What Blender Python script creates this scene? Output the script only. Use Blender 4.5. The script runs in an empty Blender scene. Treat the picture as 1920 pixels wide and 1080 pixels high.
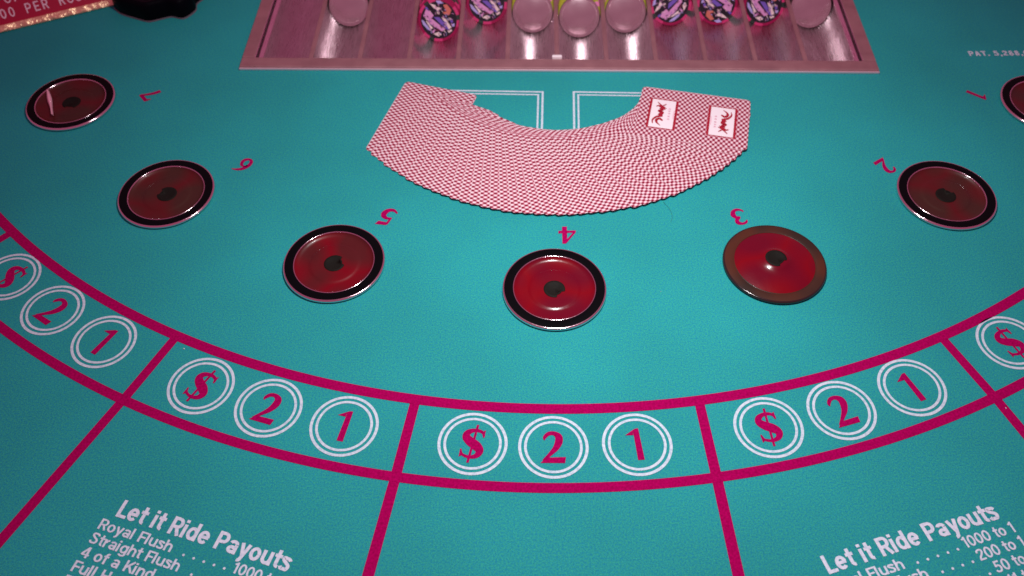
import bpy, bmesh, math, random
from mathutils import Vector, Matrix
random.seed(4)
C = bpy.context.scene
COL = C.collection
S = 0.475            # metres per plane unit (camera height over the felt)
MM = 0.001
rad = math.radians

# ------------------------------------------------------------------ camera
p, r = rad(51.163), rad(-0.736)
fwd = Vector((0, math.cos(p), -math.sin(p)))
rt0 = Vector((1, 0, 0)); up0 = rt0.cross(fwd)
rt = rt0 * math.cos(r) + up0 * math.sin(r)
up = -rt0 * math.sin(r) + up0 * math.cos(r)
cam = bpy.data.cameras.new('camera')
cam.sensor_width = 36; cam.lens = 1680.3 / 1920 * 36
cam.clip_start = 0.01; cam.clip_end = 50
cam.dof.use_dof = True; cam.dof.focus_distance = 0.565; cam.dof.aperture_fstop = 9
co = bpy.data.objects.new('camera', cam); COL.objects.link(co)
m = Matrix((rt, up, -fwd)).transposed().to_4x4(); m.translation = (0, 0, S)
co.matrix_world = m
C.camera = co

# ------------------------------------------------------------------ world and lamps
W = bpy.data.worlds.new('World'); C.world = W; W.use_nodes = True
bg = W.node_tree.nodes['Background']
bg.inputs[0].default_value = (0.42, 0.10, 0.195, 1); bg.inputs[1].default_value = 0.72

def aim(o, loc, tgt):
    o.location = loc
    o.rotation_euler = (Vector(tgt) - Vector(loc)).to_track_quat('-Z', 'Y').to_euler()

def lamp(name, kind, loc, tgt, power, color, **kw):
    l = bpy.data.lights.new(name, kind); l.energy = power; l.color = color
    for k, v in kw.items(): setattr(l, k, v)
    o = bpy.data.objects.new(name, l); COL.objects.link(o); aim(o, loc, tgt)
    return o

lamp('table_lamp', 'AREA', (0.055, 0.395, 0.47), (0.055, 0.325, 0), 1.82, (1.0, 0.985, 0.985), shape='DISK', size=0.06, spread=rad(150))
lamp('tray_streak_fill', 'SPOT', (0.05, 0.46, 0.98), (0.05, 0.76, 0), 6.0, (1.0, 0.98, 0.98),
     spot_size=rad(56), spot_blend=1.0, shadow_soft_size=0.04)  # added spot, unseen source, to brighten the streaks along the tray channels

C.view_settings.view_transform = 'Standard'; C.view_settings.look = 'None'
C.view_settings.exposure = 0; C.view_settings.gamma = 1
C.view_settings.use_curve_mapping = False
C.render.filter_size = 1.9
C.cycles.max_bounces = 6

# ------------------------------------------------------------------ materials
def mat(name, col, rough=0.5, metal=0.0, spec=0.5, coat=0.0, bump=None, trans=0.0, ior=1.45, sheen=0.0, alpha=1.0):
    M = bpy.data.materials.new(name); M.use_nodes = True
    nt = M.node_tree; b = nt.nodes['Principled BSDF']
    b.inputs['Base Color'].default_value = (*col, 1)
    b.inputs['Roughness'].default_value = rough
    b.inputs['Metallic'].default_value = metal
    b.inputs['Specular IOR Level'].default_value = spec
    b.inputs['Coat Weight'].default_value = coat
    b.inputs['Coat Roughness'].default_value = 0.08
    b.inputs['Transmission Weight'].default_value = trans
    b.inputs['IOR'].default_value = ior
    b.inputs['Sheen Weight'].default_value = sheen
    if bump:
        sc, st, dist = bump
        tc = nt.nodes.new('ShaderNodeTexCoord')
        n = nt.nodes.new('ShaderNodeTexNoise'); n.inputs['Scale'].default_value = sc; n.inputs['Detail'].default_value = 3
        bp = nt.nodes.new('ShaderNodeBump'); bp.inputs['Strength'].default_value = st; bp.inputs['Distance'].default_value = dist
        nt.links.new(tc.outputs['Object'], n.inputs['Vector']); nt.links.new(n.outputs[0], bp.inputs['Height'])
        nt.links.new(bp.outputs[0], b.inputs['Normal'])
    return M

def nodes(M): return M.node_tree, M.node_tree.nodes['Principled BSDF']

def mottle(M, cols, scale, lo=0.3, hi=0.7, detail=2.0):
    """base colour varied by a noise through the given colours"""
    nt, b = nodes(M)
    tc = nt.nodes.new('ShaderNodeTexCoord')
    n = nt.nodes.new('ShaderNodeTexNoise'); n.inputs['Scale'].default_value = scale; n.inputs['Detail'].default_value = detail
    cr = nt.nodes.new('ShaderNodeValToRGB')
    el = cr.color_ramp.elements
    while len(el) < len(cols): el.new(0.5)
    for i, c in enumerate(cols):
        el[i].position = lo + (hi - lo) * i / (len(cols) - 1); el[i].color = (*c, 1)
    nt.links.new(tc.outputs['Object'], n.inputs['Vector']); nt.links.new(n.outputs[0], cr.inputs[0])
    nt.links.new(cr.outputs[0], b.inputs['Base Color'])
    return cr

FELT = mat('felt', (0.008, 0.34, 0.36), 0.85, spec=0.25, bump=(2600, 0.18, 0.0003))
def felt_nodes():
    nt, b = nodes(FELT)
    cr = mottle(FELT, [(0.008, 0.250, 0.350), (0.016, 0.315, 0.315), (0.026, 0.375, 0.280)], 900, 0.34, 0.66, 6.0)
    tc = nt.nodes.new('ShaderNodeTexCoord')
    n2 = nt.nodes.new('ShaderNodeTexNoise'); n2.inputs['Scale'].default_value = 9; n2.inputs['Detail'].default_value = 4
    n3 = nt.nodes.new('ShaderNodeTexNoise'); n3.inputs['Scale'].default_value = 1700; n3.inputs['Detail'].default_value = 5
    mr = nt.nodes.new('ShaderNodeMapRange'); mr.inputs[1].default_value = 0.3; mr.inputs[2].default_value = 0.7
    mr.inputs[3].default_value = 0.90; mr.inputs[4].default_value = 1.08
    mr2 = nt.nodes.new('ShaderNodeMapRange'); mr2.inputs[1].default_value = 0.3; mr2.inputs[2].default_value = 0.7
    mr2.inputs[3].default_value = 0.76; mr2.inputs[4].default_value = 1.24
    mu = nt.nodes.new('ShaderNodeMath'); mu.operation = 'MULTIPLY'
    mx = nt.nodes.new('ShaderNodeVectorMath'); mx.operation = 'SCALE'
    for n in (n2, n3): nt.links.new(tc.outputs['Object'], n.inputs['Vector'])
    nt.links.new(n2.outputs[0], mr.inputs[0]); nt.links.new(n3.outputs[0], mr2.inputs[0])
    nt.links.new(mr.outputs[0], mu.inputs[0]); nt.links.new(mr2.outputs[0], mu.inputs[1])
    nt.links.new(cr.outputs[0], mx.inputs[0]); nt.links.new(mu.outputs[0], mx.inputs['Scale'])
    nt.links.new(mx.outputs[0], b.inputs['Base Color'])
felt_nodes()
MAGENTA = mat('magenta_print', (0.43, 0.002, 0.10), 0.9, spec=0.03, bump=(1500, 0.3, 0.0004))
mottle(MAGENTA, [(0.27, 0.001, 0.066), (0.345, 0.001, 0.086), (0.42, 0.001, 0.106)], 700)
WHITE = mat('white_print', (0.66, 0.78, 0.85), 0.8, spec=0.2, bump=(1500, 0.3, 0.0004))
mottle(WHITE, [(0.40, 0.56, 0.66), (0.54, 0.68, 0.77), (0.66, 0.76, 0.83)], 600)
TEXTWHITE = mat('white_lettering', (0.80, 0.80, 0.88), 0.85, spec=0.1)
mottle(TEXTWHITE, [(0.52, 0.66, 0.78), (0.66, 0.77, 0.88), (0.75, 0.83, 0.92)], 600)
STEEL = mat('brushed_steel', (0.78, 0.66, 0.68), 0.30, metal=1.0)
def brushed(M, sx, sy, r0, r1, cols):
    nt, b = nodes(M)
    tc = nt.nodes.new('ShaderNodeTexCoord'); mp = nt.nodes.new('ShaderNodeMapping')
    mp.inputs['Scale'].default_value = (sx, sy, sx)
    n = nt.nodes.new('ShaderNodeTexNoise'); n.inputs['Scale'].default_value = 1; n.inputs['Detail'].default_value = 5
    mr = nt.nodes.new('ShaderNodeMapRange'); mr.inputs[1].default_value = .3; mr.inputs[2].default_value = .7
    mr.inputs[3].default_value = r0; mr.inputs[4].default_value = r1
    nt.links.new(tc.outputs['Object'], mp.inputs[0]); nt.links.new(mp.outputs[0], n.inputs['Vector'])
    nt.links.new(n.outputs[0], mr.inputs[0]); nt.links.new(mr.outputs[0], b.inputs['Roughness'])
    cr = nt.nodes.new('ShaderNodeValToRGB')
    cr.color_ramp.elements[0].position = .3; cr.color_ramp.elements[1].position = .7
    cr.color_ramp.elements[0].color = (*cols[0], 1); cr.color_ramp.elements[1].color = (*cols[1], 1)
    n2 = nt.nodes.new('ShaderNodeTexNoise'); n2.inputs['Scale'].default_value = 60; n2.inputs['Detail'].default_value = 4
    nt.links.new(tc.outputs['Object'], n2.inputs['Vector']); nt.links.new(n2.outputs[0], cr.inputs[0])
    nt.links.new(cr.outputs[0], b.inputs['Base Color'])
brushed(STEEL, 900, 60, 0.23, 0.35, [(0.88, 0.72, 0.78), (0.97, 0.85, 0.90)])
FLANGE = mat('dull_steel', (0.6, 0.42, 0.43), 0.45, metal=0.75)
brushed(FLANGE, 120, 700, 0.48, 0.62, [(0.40, 0.23, 0.245), (0.50, 0.30, 0.31)])
LIPHIGHLIGHT = mat('lip_highlight', (0.88, 0.74, 0.80), 0.38, metal=0.7, bump=(60, 0.3, 0.002))  # paler than the lip, to paint the light caught on its front bevel
CHROME = mat('chrome', (0.85, 0.72, 0.76), 0.16, metal=1.0, bump=(260, 0.25, 0.0006))
BLACK = mat('black_plastic', (0.003, 0.003, 0.004), 0.3, spec=0.05, bump=(500, 0.1, 0.0003))
REFLRING = mat('brown_reflection_ring', (0.035, 0.012, 0.007), 0.38, spec=0.5, coat=0.1)  # brown room reflection painted into this bezel's colour
mottle(REFLRING, [(0.024, 0.015, 0.009), (0.066, 0.018, 0.007)], 25, 0.4, 0.6, 2)
DARKRIM = mat('dark_rim', (0.02, 0.012, 0.012), 0.16, spec=0.8)
BLACKGLOSS = mat('black_glass', (0.002, 0.002, 0.004), 0.45, spec=0.04)
SENSOR = mat('dark_sensor', (0.010, 0.010, 0.008), 0.6, spec=0.1, bump=(400, 0.4, 0.0006))
def red_lens(name, a, b_, rough, coat):
    M = mat(name, a, rough, spec=0.28, coat=coat, bump=(90, 0.12, 0.002))
    mottle(M, [a, b_, a], 20, 0.36, 0.64, 1)
    return M
LENS = red_lens('red_lens', (0.080, 0.009, 0.010), (0.165, 0.0006, 0.006), 0.34, 0.1)  # reflected brown mottled into the red
LENSREFL = red_lens('reflection_tinted_lens', (0.052, 0.017, 0.012), (0.095, 0.007, 0.008), 0.42, 0.1)  # brownish reflections and weaker light mixed into the outer lenses' red
LENSBRIGHT = red_lens('bright_red_lens', (0.125, 0.0015, 0.011), (0.185, 0.0005, 0.005), 0.25, 0.3)
REDPLATE = mat('crimson_plate', (0.42, 0.0005, 0.042), 0.5, spec=0.4)
GOLD = mat('gold_frame', (0.95, 0.66, 0.40), 0.32, metal=0.6, bump=(95, 1.0, 0.005))
LETTER = mat('pale_lettering', (0.88, 0.70, 0.78), 0.6)
CHIPRED = mat('chip_red', (0.31, 0.002, 0.065), 0.42, spec=0.4)
CHIPPINK = mat('chip_pink', (0.60, 0.035, 0.17), 0.42)
CHIPGREEN = mat('chip_dark_green', (0.022, 0.035, 0.028), 0.45)
CHIPLIME = mat('chip_yellow_green', (0.42, 0.42, 0.02), 0.45)
CHIPROSE = mat('chip_rose', (0.8, 0.25, 0.5), 0.45)
CHIPBLACK = mat('chip_black', (0.02, 0.014, 0.012), 0.45)
INLAY = mat('inlay_black', (0.014, 0.012, 0.02), 0.35)
IPINK = mat('inlay_pink', (0.70, 0.32, 0.62), 0.4)
IVIOLET = mat('inlay_violet', (0.17, 0.10, 0.50), 0.4)
IPALE = mat('inlay_pale', (0.85, 0.68, 0.68), 0.4)
IORANGE = mat('inlay_orange', (0.62, 0.17, 0.13), 0.4)
ILILAC = mat('inlay_lilac', (0.45, 0.40, 0.80), 0.4)
IMAROON = mat('inlay_maroon', (0.12, 0.015, 0.05), 0.4)
DISC = mat('clear_disc', (0.80, 0.66, 0.70), 0.2, metal=0.8, coat=0.4)
brushed(DISC, 90, 90, 0.14, 0.20, [(0.60, 0.47, 0.51), (0.70, 0.57, 0.60)])
DISCEDGE = mat('disc_edge', (0.10, 0.05, 0.055), 0.35)
PANELWHITE = mat('panel_white', (0.84, 0.82, 0.85), 0.45)
PANELRED = mat('panel_red', (0.36, 0.012, 0.03), 0.45)
PANELPINK = mat('panel_pink', (0.80, 0.55, 0.62), 0.45)
WHITETAB = mat('white_tab', (0.85, 0.82, 0.84), 0.4)
LINT = mat('lint', (0.6, 0.65, 0.68), 0.9)
HAIR = mat('dark_hair', (0.03, 0.06, 0.06), 0.7)
REFLSTRIP = mat('reflection_pink', (0.95, 0.55, 0.66), 0.22, metal=0.2)  # pale pink of a reflection, given to a raised strip
HAZEPL = mat('hazed_plastic', (0.14, 0.075, 0.085), 0.45)

def card_material():
    M = mat('card_back', (0.8, 0.5, 0.55), 0.38, spec=0.4)
    nt, b = nodes(M)
    tc = nt.nodes.new('ShaderNodeTexCoord'); sep = nt.nodes.new('ShaderNodeSeparateXYZ')
    nt.links.new(tc.outputs['Object'], sep.inputs[0])
    def wave(out, per):
        a = nt.nodes.new('ShaderNodeMath'); a.operation = 'MULTIPLY'; a.inputs[1].default_value = 2 * math.pi / (per * MM)
        c = nt.nodes.new('ShaderNodeMath'); c.operation = 'COSINE'
        nt.links.new(out, a.inputs[0]); nt.links.new(a.outputs[0], c.inputs[0]); return c
    cx, cy = wave(sep.outputs[0], 4.0), wave(sep.outputs[1], 5.6)
    ad = nt.nodes.new('ShaderNodeMath'); ad.operation = 'MULTIPLY'; nt.links.new(cx.outputs[0], ad.inputs[0]); nt.links.new(cy.outputs[0], ad.inputs[1])
    mr = nt.nodes.new('ShaderNodeMapRange'); mr.inputs[1].default_value = -1; mr.inputs[2].default_value = 1
    nt.links.new(ad.outputs[0], mr.inputs[0])
    cr = nt.nodes.new('ShaderNodeValToRGB'); el = cr.color_ramp.elements
    el[0].position = 0.22; el[0].color = (0.19, 0.003, 0.022, 1)
    el[1].position = 0.86; el[1].color = (0.80, 0.75, 0.78, 1)
    e = el.new(0.40); e.color = (0.42, 0.09, 0.14, 1)
    e = el.new(0.56); e.color = (0.60, 0.30, 0.36, 1)
    nt.links.new(mr.outputs[0], cr.inputs[0])
    # narrow pale border printed round the card
    def far(out, mid, half):
        a = nt.nodes.new('ShaderNodeMath'); a.operation = 'SUBTRACT'; a.inputs[1].default_value = mid * MM
        c = nt.nodes.new('ShaderNodeMath'); c.operation = 'ABSOLUTE'
        g = nt.nodes.new('ShaderNodeMath'); g.operation = 'GREATER_THAN'; g.inputs[1].default_value = half * MM
        nt.links.new(out, a.inputs[0]); nt.links.new(a.outputs[0], c.inputs[0]); nt.links.new(c.outputs[0], g.inputs[0]); return g
    gx, gy = None, far(sep.outputs[1], -31.5, 31.0)
    mxm = nt.nodes.new('ShaderNodeMath'); mxm.operation = 'MAXIMUM'
    mxm.inputs[0].default_value = 0; nt.links.new(gy.outputs[0], mxm.inputs[1])
    mix = nt.nodes.new('ShaderNodeMix'); mix.data_type = 'RGBA'
    nt.links.new(mxm.outputs[0], mix.inputs[0]); nt.links.new(cr.outputs[0], mix.inputs[6]); mix.inputs[7].default_value = (0.66, 0.44, 0.48, 1)
    nt.links.new(mix.outputs[2], b.inputs['Base Color'])
    return M
CARD = card_material()
CARDEDGE = mat('card_edge', (0.62, 0.30, 0.34), 0.6)

# ------------------------------------------------------------------ mesh helpers
def P(x, y, z=0.0):
    """plane units (camera height = 1) and millimetres above the felt -> metres"""
    return Vector((x * S, y * S, z * MM))

def link(name, bm, mats, parent=None, smooth=False):
    me = bpy.data.meshes.new(name)
    bm.normal_update(); bm.to_mesh(me); bm.free()
    for M in (mats if isinstance(mats, (list, tuple)) else [mats]): me.materials.append(M)
    if smooth:
        for q in me.polygons: q.use_smooth = True
    o = bpy.data.objects.new(name, me); COL.objects.link(o)
    if parent: o.parent = parent
    return o

def tag(o, label=None, cat=None, group=None, kind=None):
    if label: o['label'] = label
    if cat: o['category'] = cat
    if group: o['group'] = group
    if kind: o['kind'] = kind
    return o

def thing(name, label, cat, loc, rotz=0.0, group=None):
    o = bpy.data.objects.new(name, None); COL.objects.link(o)
    o.empty_display_size = 0.01
    o.location = loc; o.rotation_euler = (0, 0, rotz)
    return tag(o, label, cat, group)

def copy_tree(o, parent=None):
    c = o.copy(); COL.objects.link(c)
    if parent: c.parent = parent
    for ch in list(o.children): copy_tree(ch, c)
    return c

def poly(bm, pts, mi=0):
    f = bm.faces.new([bm.verts.new(q) for q in pts])
    f.normal_update()
    if f.normal.z < 0: f.normal_flip()
    f.material_index = mi
    return f

def ring(bm, c, r0, r1, z, n=96):
    a = [bm.verts.new((c[0] + r0 * math.cos(2 * math.pi * i / n), c[1] + r0 * math.sin(2 * math.pi * i / n), z)) for i in range(n)]
    b = [bm.verts.new((c[0] + r1 * math.cos(2 * math.pi * i / n), c[1] + r1 * math.sin(2 * math.pi * i / n), z)) for i in range(n)]
    for i in range(n):
        j = (i + 1) % n
        bm.faces.new((a[i], b[i], b[j], a[j]))

def lathe(bm, prof, n=96, mi=0, close=False):
    """prof: (radius, z) in mm, revolved about z"""
    rings = []
    for (q, z) in prof:
        if q < 1e-6: rings.append([bm.verts.new((0, 0, z * MM))])
        else: rings.append([bm.verts.new((q * MM * math.cos(2 * math.pi * i / n), q * MM * math.sin(2 * math.pi * i / n), z * MM)) for i in range(n)])
    for a, b in zip(rings, rings[1:]):
        for i in range(n):
            j = (i + 1) % n
            if len(a) == 1 and len(b) == 1: continue
            if len(a) == 1: f = bm.faces.new((a[0], b[j], b[i]))
            elif len(b) == 1: f = bm.faces.new((a[i], a[j], b[0]))
            else: f = bm.faces.new((a[i], a[j], b[j], b[i]))
            f.material_index = mi
    bmesh.ops.recalc_face_normals(bm, faces=bm.faces)

def box(bm, x0, x1, y0, y1, z0, z1, mi=0, bev=0.0):
    vs = [bm.verts.new((x, y, z)) for z in (z0, z1) for y in (y0, y1) for x in (x0, x1)]
    fs = []
    for q in ((0, 2, 3, 1), (4, 5, 7, 6), (0, 1, 5, 4), (2, 6, 7, 3), (0, 4, 6, 2), (1, 3, 7, 5)):
        f = bm.faces.new([vs[i] for i in q]); f.material_index = mi; fs.append(f)
    if bev:
        es = {e for f in fs for e in f.edges}
        bmesh.ops.bevel(bm, geom=list(es), offset=bev, segments=2, affect='EDGES', profile=0.6)

def cat_rom(pts, per=8):
    """Catmull-Rom through tuples of any length"""
    n = len(pts); out = []
    for i in range(n - 1):
        p0 = pts[max(i - 1, 0)]; p1 = pts[i]; p2 = pts[i + 1]; p3 = pts[min(i + 2, n - 1)]
        for k in range(per):
            t = k / per
            out.append(tuple(0.5 * (2 * b + (c - a) * t + (2 * a - 5 * b + 4 * c - d) * t * t + (3 * b - a - 3 * c + d) * t ** 3)
                             for a, b, c, d in zip(p0, p1, p2, p3)))
    out.append(tuple(pts[-1])); return out

def stroke_quads(pts, per=8):
    """pts: (x, y, width) -> list of quads of a ribbon of varying width"""
    q = cat_rom(pts, per) if per > 1 else pts
    L, Rr = [], []
    for i in range(len(q)):
        a, b = q[max(i - 1, 0)], q[min(i + 1, len(q) - 1)]
        dx, dy = b[0] - a[0], b[1] - a[1]; l = math.hypot(dx, dy) or 1
        nx, ny = -dy / l, dx / l; w = max(q[i][2], 0.004) / 2
        L.append((q[i][0] + nx * w, q[i][1] + ny * w)); Rr.append((q[i][0] - nx * w, q[i][1] - ny * w))
    return [(Rr[i], Rr[i + 1], L[i + 1], L[i]) for i in range(len(q) - 1)]

# glyphs in a box of height 1, baseline at y = 0, centred on x = 0
GLYPH = {
    '$': [('s', [(0.30, 0.73, 0.023), (0.29, 0.80, 0.057), (0.20, 0.885, 0.097), (0.03, 0.915, 0.108), (-0.15, 0.84, 0.171), (-0.195, 0.70, 0.228), (-0.08, 0.56, 0.268), (0.10, 0.44, 0.279), (0.215, 0.29, 0.228), (0.15, 0.135, 0.154), (-0.03, 0.075, 0.097), (-0.21, 0.12, 0.080), (-0.285, 0.20, 0.057), (-0.30, 0.29, 0.023)]),
          ('p', [(0.22, 0.87), (0.325, 0.94), (0.31, 0.70), (0.27, 0.70)]), ('p', [(-0.28, 0.31), (-0.32, 0.31), (-0.335, 0.06), (-0.23, 0.13)]),
          ('p', [(-0.105, -0.10), (-0.035, -0.10), (0.125, 1.09), (0.055, 1.09)])],
    '2': [('s', [(-0.245, 0.70, .03), (-0.235, 0.79, .10), (-0.13, 0.90, .12), (0.02, 0.915, .13), (0.145, 0.82, .20), (0.155, 0.66, .215), (0.07, 0.46, .17), (-0.08, 0.28, .115), (-0.28, 0.07, .07)]),
          ('p', [(-0.36, 0.0), (0.31, 0.0), (0.34, 0.185), (-0.20, 0.165)])],
    '1': [('p', [(-0.055, 0.0), (0.135, 0.0), (0.105, 1.0), (0.04, 1.0), (-0.055, 0.90)]), ('p', [(-0.30, 0.80), (-0.06, 0.79), (-0.058, 0.90), (0.04, 1.0), (-0.02, 0.98)])],
    '3': [('s', [(-0.24, 0.76, .05), (-0.15, 0.88, .12), (0.04, 0.91, .14), (0.20, 0.80, .21), (0.16, 0.62, .17), (-0.02, 0.535, .10)]),
          ('s', [(-0.04, 0.53, .10), (0.14, 0.48, .17), (0.20, 0.31, .24), (0.10, 0.12, .18), (-0.10, 0.07, .14), (-0.27, 0.16, .10), (-0.31, 0.26, .06)])],
    '4': [('p', [(0.02, 0.0), (0.24, 0.0), (0.27, 1.0), (0.12, 1.0), (0.05, 0.9)]), ('p', [(-0.36, 0.24), (0.40, 0.24), (0.42, 0.40), (-0.34, 0.36)]),
          ('s', [(-0.30, 0.33, .10), (-0.08, 0.64, .10), (0.13, 0.93, .12)])],
    '5': [('p', [(-0.18, 0.82), (0.30, 0.82), (0.40, 1.05), (-0.10, 0.99)]), ('p', [(-0.22, 0.50), (-0.12, 0.50), (-0.04, 0.92), (-0.16, 0.94)]),
          ('s', [(-0.20, 0.52, .06), (0.0, 0.585, .15), (0.19, 0.49, .23), (0.22, 0.30, .26), (0.08, 0.10, .20), (-0.14, 0.06, .15), (-0.34, 0.19, .06)])],
    '6': [('s', [(0.32, 0.97, .03), (0.12, 0.90, .11), (-0.10, 0.72, .18), (-0.21, 0.42, .20), (-0.16, 0.16, .17), (0.0, 0.06, .13), (0.17, 0.16, .17), (0.21, 0.34, .17), (0.10, 0.53, .14), (-0.06, 0.54, .10), (-0.17, 0.42, .08)])],
    '7': [('p', [(-0.34, 0.80), (0.33, 0.80), (0.37, 0.97), (-0.27, 0.99)]), ('s', [(0.29, 0.90, .13), (0.13, 0.62, .16), (0.0, 0.30, .19), (-0.06, 0.0, .21)]), ('p', [(-0.34, 0.66), (-0.27, 0.64), (-0.18, 0.86), (-0.27, 0.97)])],
}

def glyph_bm(bm, ch, org, upv, h, z, wide=1.0):
    """lay a glyph flat, centred on org (plane units) with its up direction upv; h = height in plane units"""
    u = Vector(upv).normalized(); x = Vector((u[1], -u[0]))
    for k, (kind, pts) in enumerate(GLYPH[ch]):
        for q in (stroke_quads(pts) if kind == 's' else [pts]):
            vv = []
            for (a, b) in q:
                w = Vector(org) + x * (a * h * wide) + u * ((b - 0.5) * h)
                vv.append(P(w[0], w[1], z + 0.02 * k))
            poly(bm, vv)
    bmesh.ops.remove_doubles(bm, verts=bm.verts, dist=1e-7)

def Arc(cx, cy, rx, ry, a0, a1):
    n = max(6, int(abs(a1 - a0) / 15))
    return ('a', [(cx + rx * math.cos(rad(a0 + (a1 - a0) * i / n)), cy + ry * math.sin(rad(a0 + (a1 - a0) * i / n))) for i in range(n + 1)])
def Ln(x0, y0, x1, y1): return ('a', [(x0, y0), (x1, y1)])
def letter(c, w):
    """strokes of a sans serif letter, cap height 1, stroke width w -> advance, strokes"""
    h = w / 2; X = 0.74; st = Ln(h, 0, h, 1); b1, b2 = 1 - h, 0.46
    bowl = [Ln(w, b1, .33, b1), Ln(w, b2, .33, b2), Arc(.33, (b1 + b2) / 2, .25 - h + .02, (b1 - b2) / 2, -90, 90)]
    low = Arc(.28, X / 2, .28 - h, X / 2 - h, 0, 360)
    D = {
        'L': (.54, [st, Ln(w, h, .52, h)]), 'P': (.64, [st] + bowl), 'R': (.66, [st] + bowl + [Ln(.33, b2, .54, 0)]),
        'F': (.55, [st, Ln(w, b1, .54, b1), Ln(w, .49, .48, .49)]), 'E': (.60, [st, Ln(w, b1, .55, b1), Ln(w, .5, .50, .5), Ln(w, h, .56, h)]),
        'H': (.70, [st, Ln(.62 - h, 0, .62 - h, 1), Ln(w, .52, .62 - w, .52)]), 'K': (.66, [st, Ln(w * .7, .36, .56, 1.0), Ln(.28, .58, .60, 0)]),
        'S': (.66, [('a', cat_rom([(.54 - h * .4, .76), (.44, .91 - h * .2), (.29, 1 - h), (.12, .90), (.10, .72), (.27, .56), (.45, .43), (.50, .26), (.42, .10), (.28, h), (.12, .09), (.05, .25)], 4))]),
        'A': (.70, [Ln(h, 0, .33, 1), Ln(.66 - h, 0, .33, 1), Ln(.18, .32, .48, .32)]), 'Y': (.66, [Ln(.05, 1, .32, .45), Ln(.59, 1, .32, .45), Ln(.32, 0, .32, .48)]),
        'O': (.76, [Arc(.36, .5, .36 - h, .5 - h, 0, 360)]), 'U': (.70, [Ln(h, .3, h, 1), Ln(.62 - h, .3, .62 - h, 1), Arc(.31, .3, .31 - h, .3 - h, 180, 360)]),
        'N': (.70, [st, Ln(.62 - h, 0, .62 - h, 1), Ln(h, 1, .62 - h, 0)]), 'D': (.70, [st, Ln(w, b1, .28, b1), Ln(w, h, .28, h), Arc(.28, .5, .34 - h, .5 - h, -90, 90)]),
        'T': (.62, [Ln(.30, 0, .30, 1), Ln(0, b1, .60, b1)]),
        'e': (.62, [Arc(.28, X / 2, .28 - h, X / 2 - h, 5, 318), Ln(.08, X / 2 + .01, .53, X / 2 + .01)]), 'o': (.62, [low]),
        'a': (.60, [Ln(.52 - h, 0, .52 - h, .5), Arc(.27, .52, .25 - h, .22 - h, 165, 0), Arc(.25, .22, .24 - h, .22 - h, 0, 360)]),
        'd': (.63, [low, Ln(.56 - h, 0, .56 - h, 1)]), 'g': (.63, [low, Ln(.56 - h, -.08, .56 - h, X), Arc(.28, -.06, .28 - h, .22 - h, 0, -165)]),
        'h': (.62, [st, Arc(.29, .44, .26 - h, .30 - h, 180, 0), Ln(.55 - h, 0, .55 - h, .45)]), 'n': (.62, [Ln(h, 0, h, X), Arc(.29, .44, .26 - h, .30 - h, 180, 0), Ln(.55 - h, 0, .55 - h, .45)]),
        'u': (.62, [Ln(h, .30, h, X), Arc(.27, .30, .27 - h, .30 - h, 180, 360), Ln(.55 - h, 0, .55 - h, X)]), 'r': (.42, [Ln(h, 0, h, X), Arc(.32, .40, .24 - h, .34 - h, 175, 80)]),
        's': (.54, [('a', cat_rom([(.45 - h * .3, .55), (.36, .66 - h * .3), (.24, X - h), (.10, .66), (.10, .53), (.24, .42), (.38, .31), (.40, .19), (.34, .08), (.22, h), (.10, .08), (.03, .19)], 4))]),
        't': (.40, [Ln(.18, .2, .18, .97), Arc(.31, .2, .13, .2 - h, 180, 275), Ln(0, X - h, .38, X - h)]), 'i': (.27, [Ln(h, 0, h, X), Ln(h, .84, h, 1)]), 'l': (.27, [st]),
        'f': (.38, [Ln(.17, 0, .17, .80), Arc(.31, .80, .14, .2 - h, 180, 80), Ln(0, X - h, .36, X - h)]), 'y': (.58, [Ln(h, X, .29, .05), Ln(.56 - h, X, .24, -.18), Arc(.14, -.10, .12, .20 - h, -20, -100)]),
        '0': (.64, [Arc(.29, .5, .29 - h, .5 - h, 0, 360)]), '1': (.46, [Ln(.27, 0, .27, 1), Ln(.05, .77, .24, .86)]),
        '2': (.62, [('a', cat_rom([(h, .68), (.10, .85), (.28, 1 - h), (.45, .86), (.46, .68), (.33, .47), (.16, .29), (.08, .10)], 4)), Ln(.02, h, .54, h)]),
        '4': (.64, [Ln(.42, 0, .42, 1), Ln(.02, .28, .58, .28), Ln(.06, .30, .40, .96)]),
        '5': (.62, [Ln(.12, b1, .52, b1), Ln(.14, .50, .18, 1), ('a', cat_rom([(.12, .52), (.28, .60), (.44, .50), (.47, .32), (.40, .13), (.26, h), (.11, .10), (.04, .24)], 4))]),
        '8': (.62, [Arc(.28, .73, .24 - h, .27 - h, 0, 360), Arc(.28, .27, .28 - h, .29 - h, 0, 360)]),
        '.': (.30, [Ln(h + .04, 0, h + .04, w)]), ',': (.30, [Ln(h + .06, w, h, -.14)]), ' ': (.32, []),
    }
    return D[c]

def place_text(bm, s, org, ang=0, span=None, cap=8.0, w=0.2, right=False, to_world=None, squeeze=1.0, track=0.0, mono=None):
    """a line of stroke lettering; org is the baseline start (or end) in the millimetres that to_world(u, v) understands"""
    x = 0.0; quads = []
    for c in s:
        adv, strokes = letter(c, w)
        x0 = x + ((mono - adv + 0.08) / 2 if mono else 0)
        for k, (_, pts) in enumerate(strokes):
            for q in stroke_quads([(a + x0, b, w) for a, b in pts], 1): quads.append((q, k))
        x += mono if mono else adv + track
    x -= 0.08 + track
    sx = span / x if span else cap * squeeze
    for q, k in quads:
        poly(bm, [to_world(org[0] + ((a - x) if right else a) * sx, org[1] + b * cap) + Vector((0, 0, 0.012 * MM * k)) for a, b in q])
    return x * sx

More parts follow.
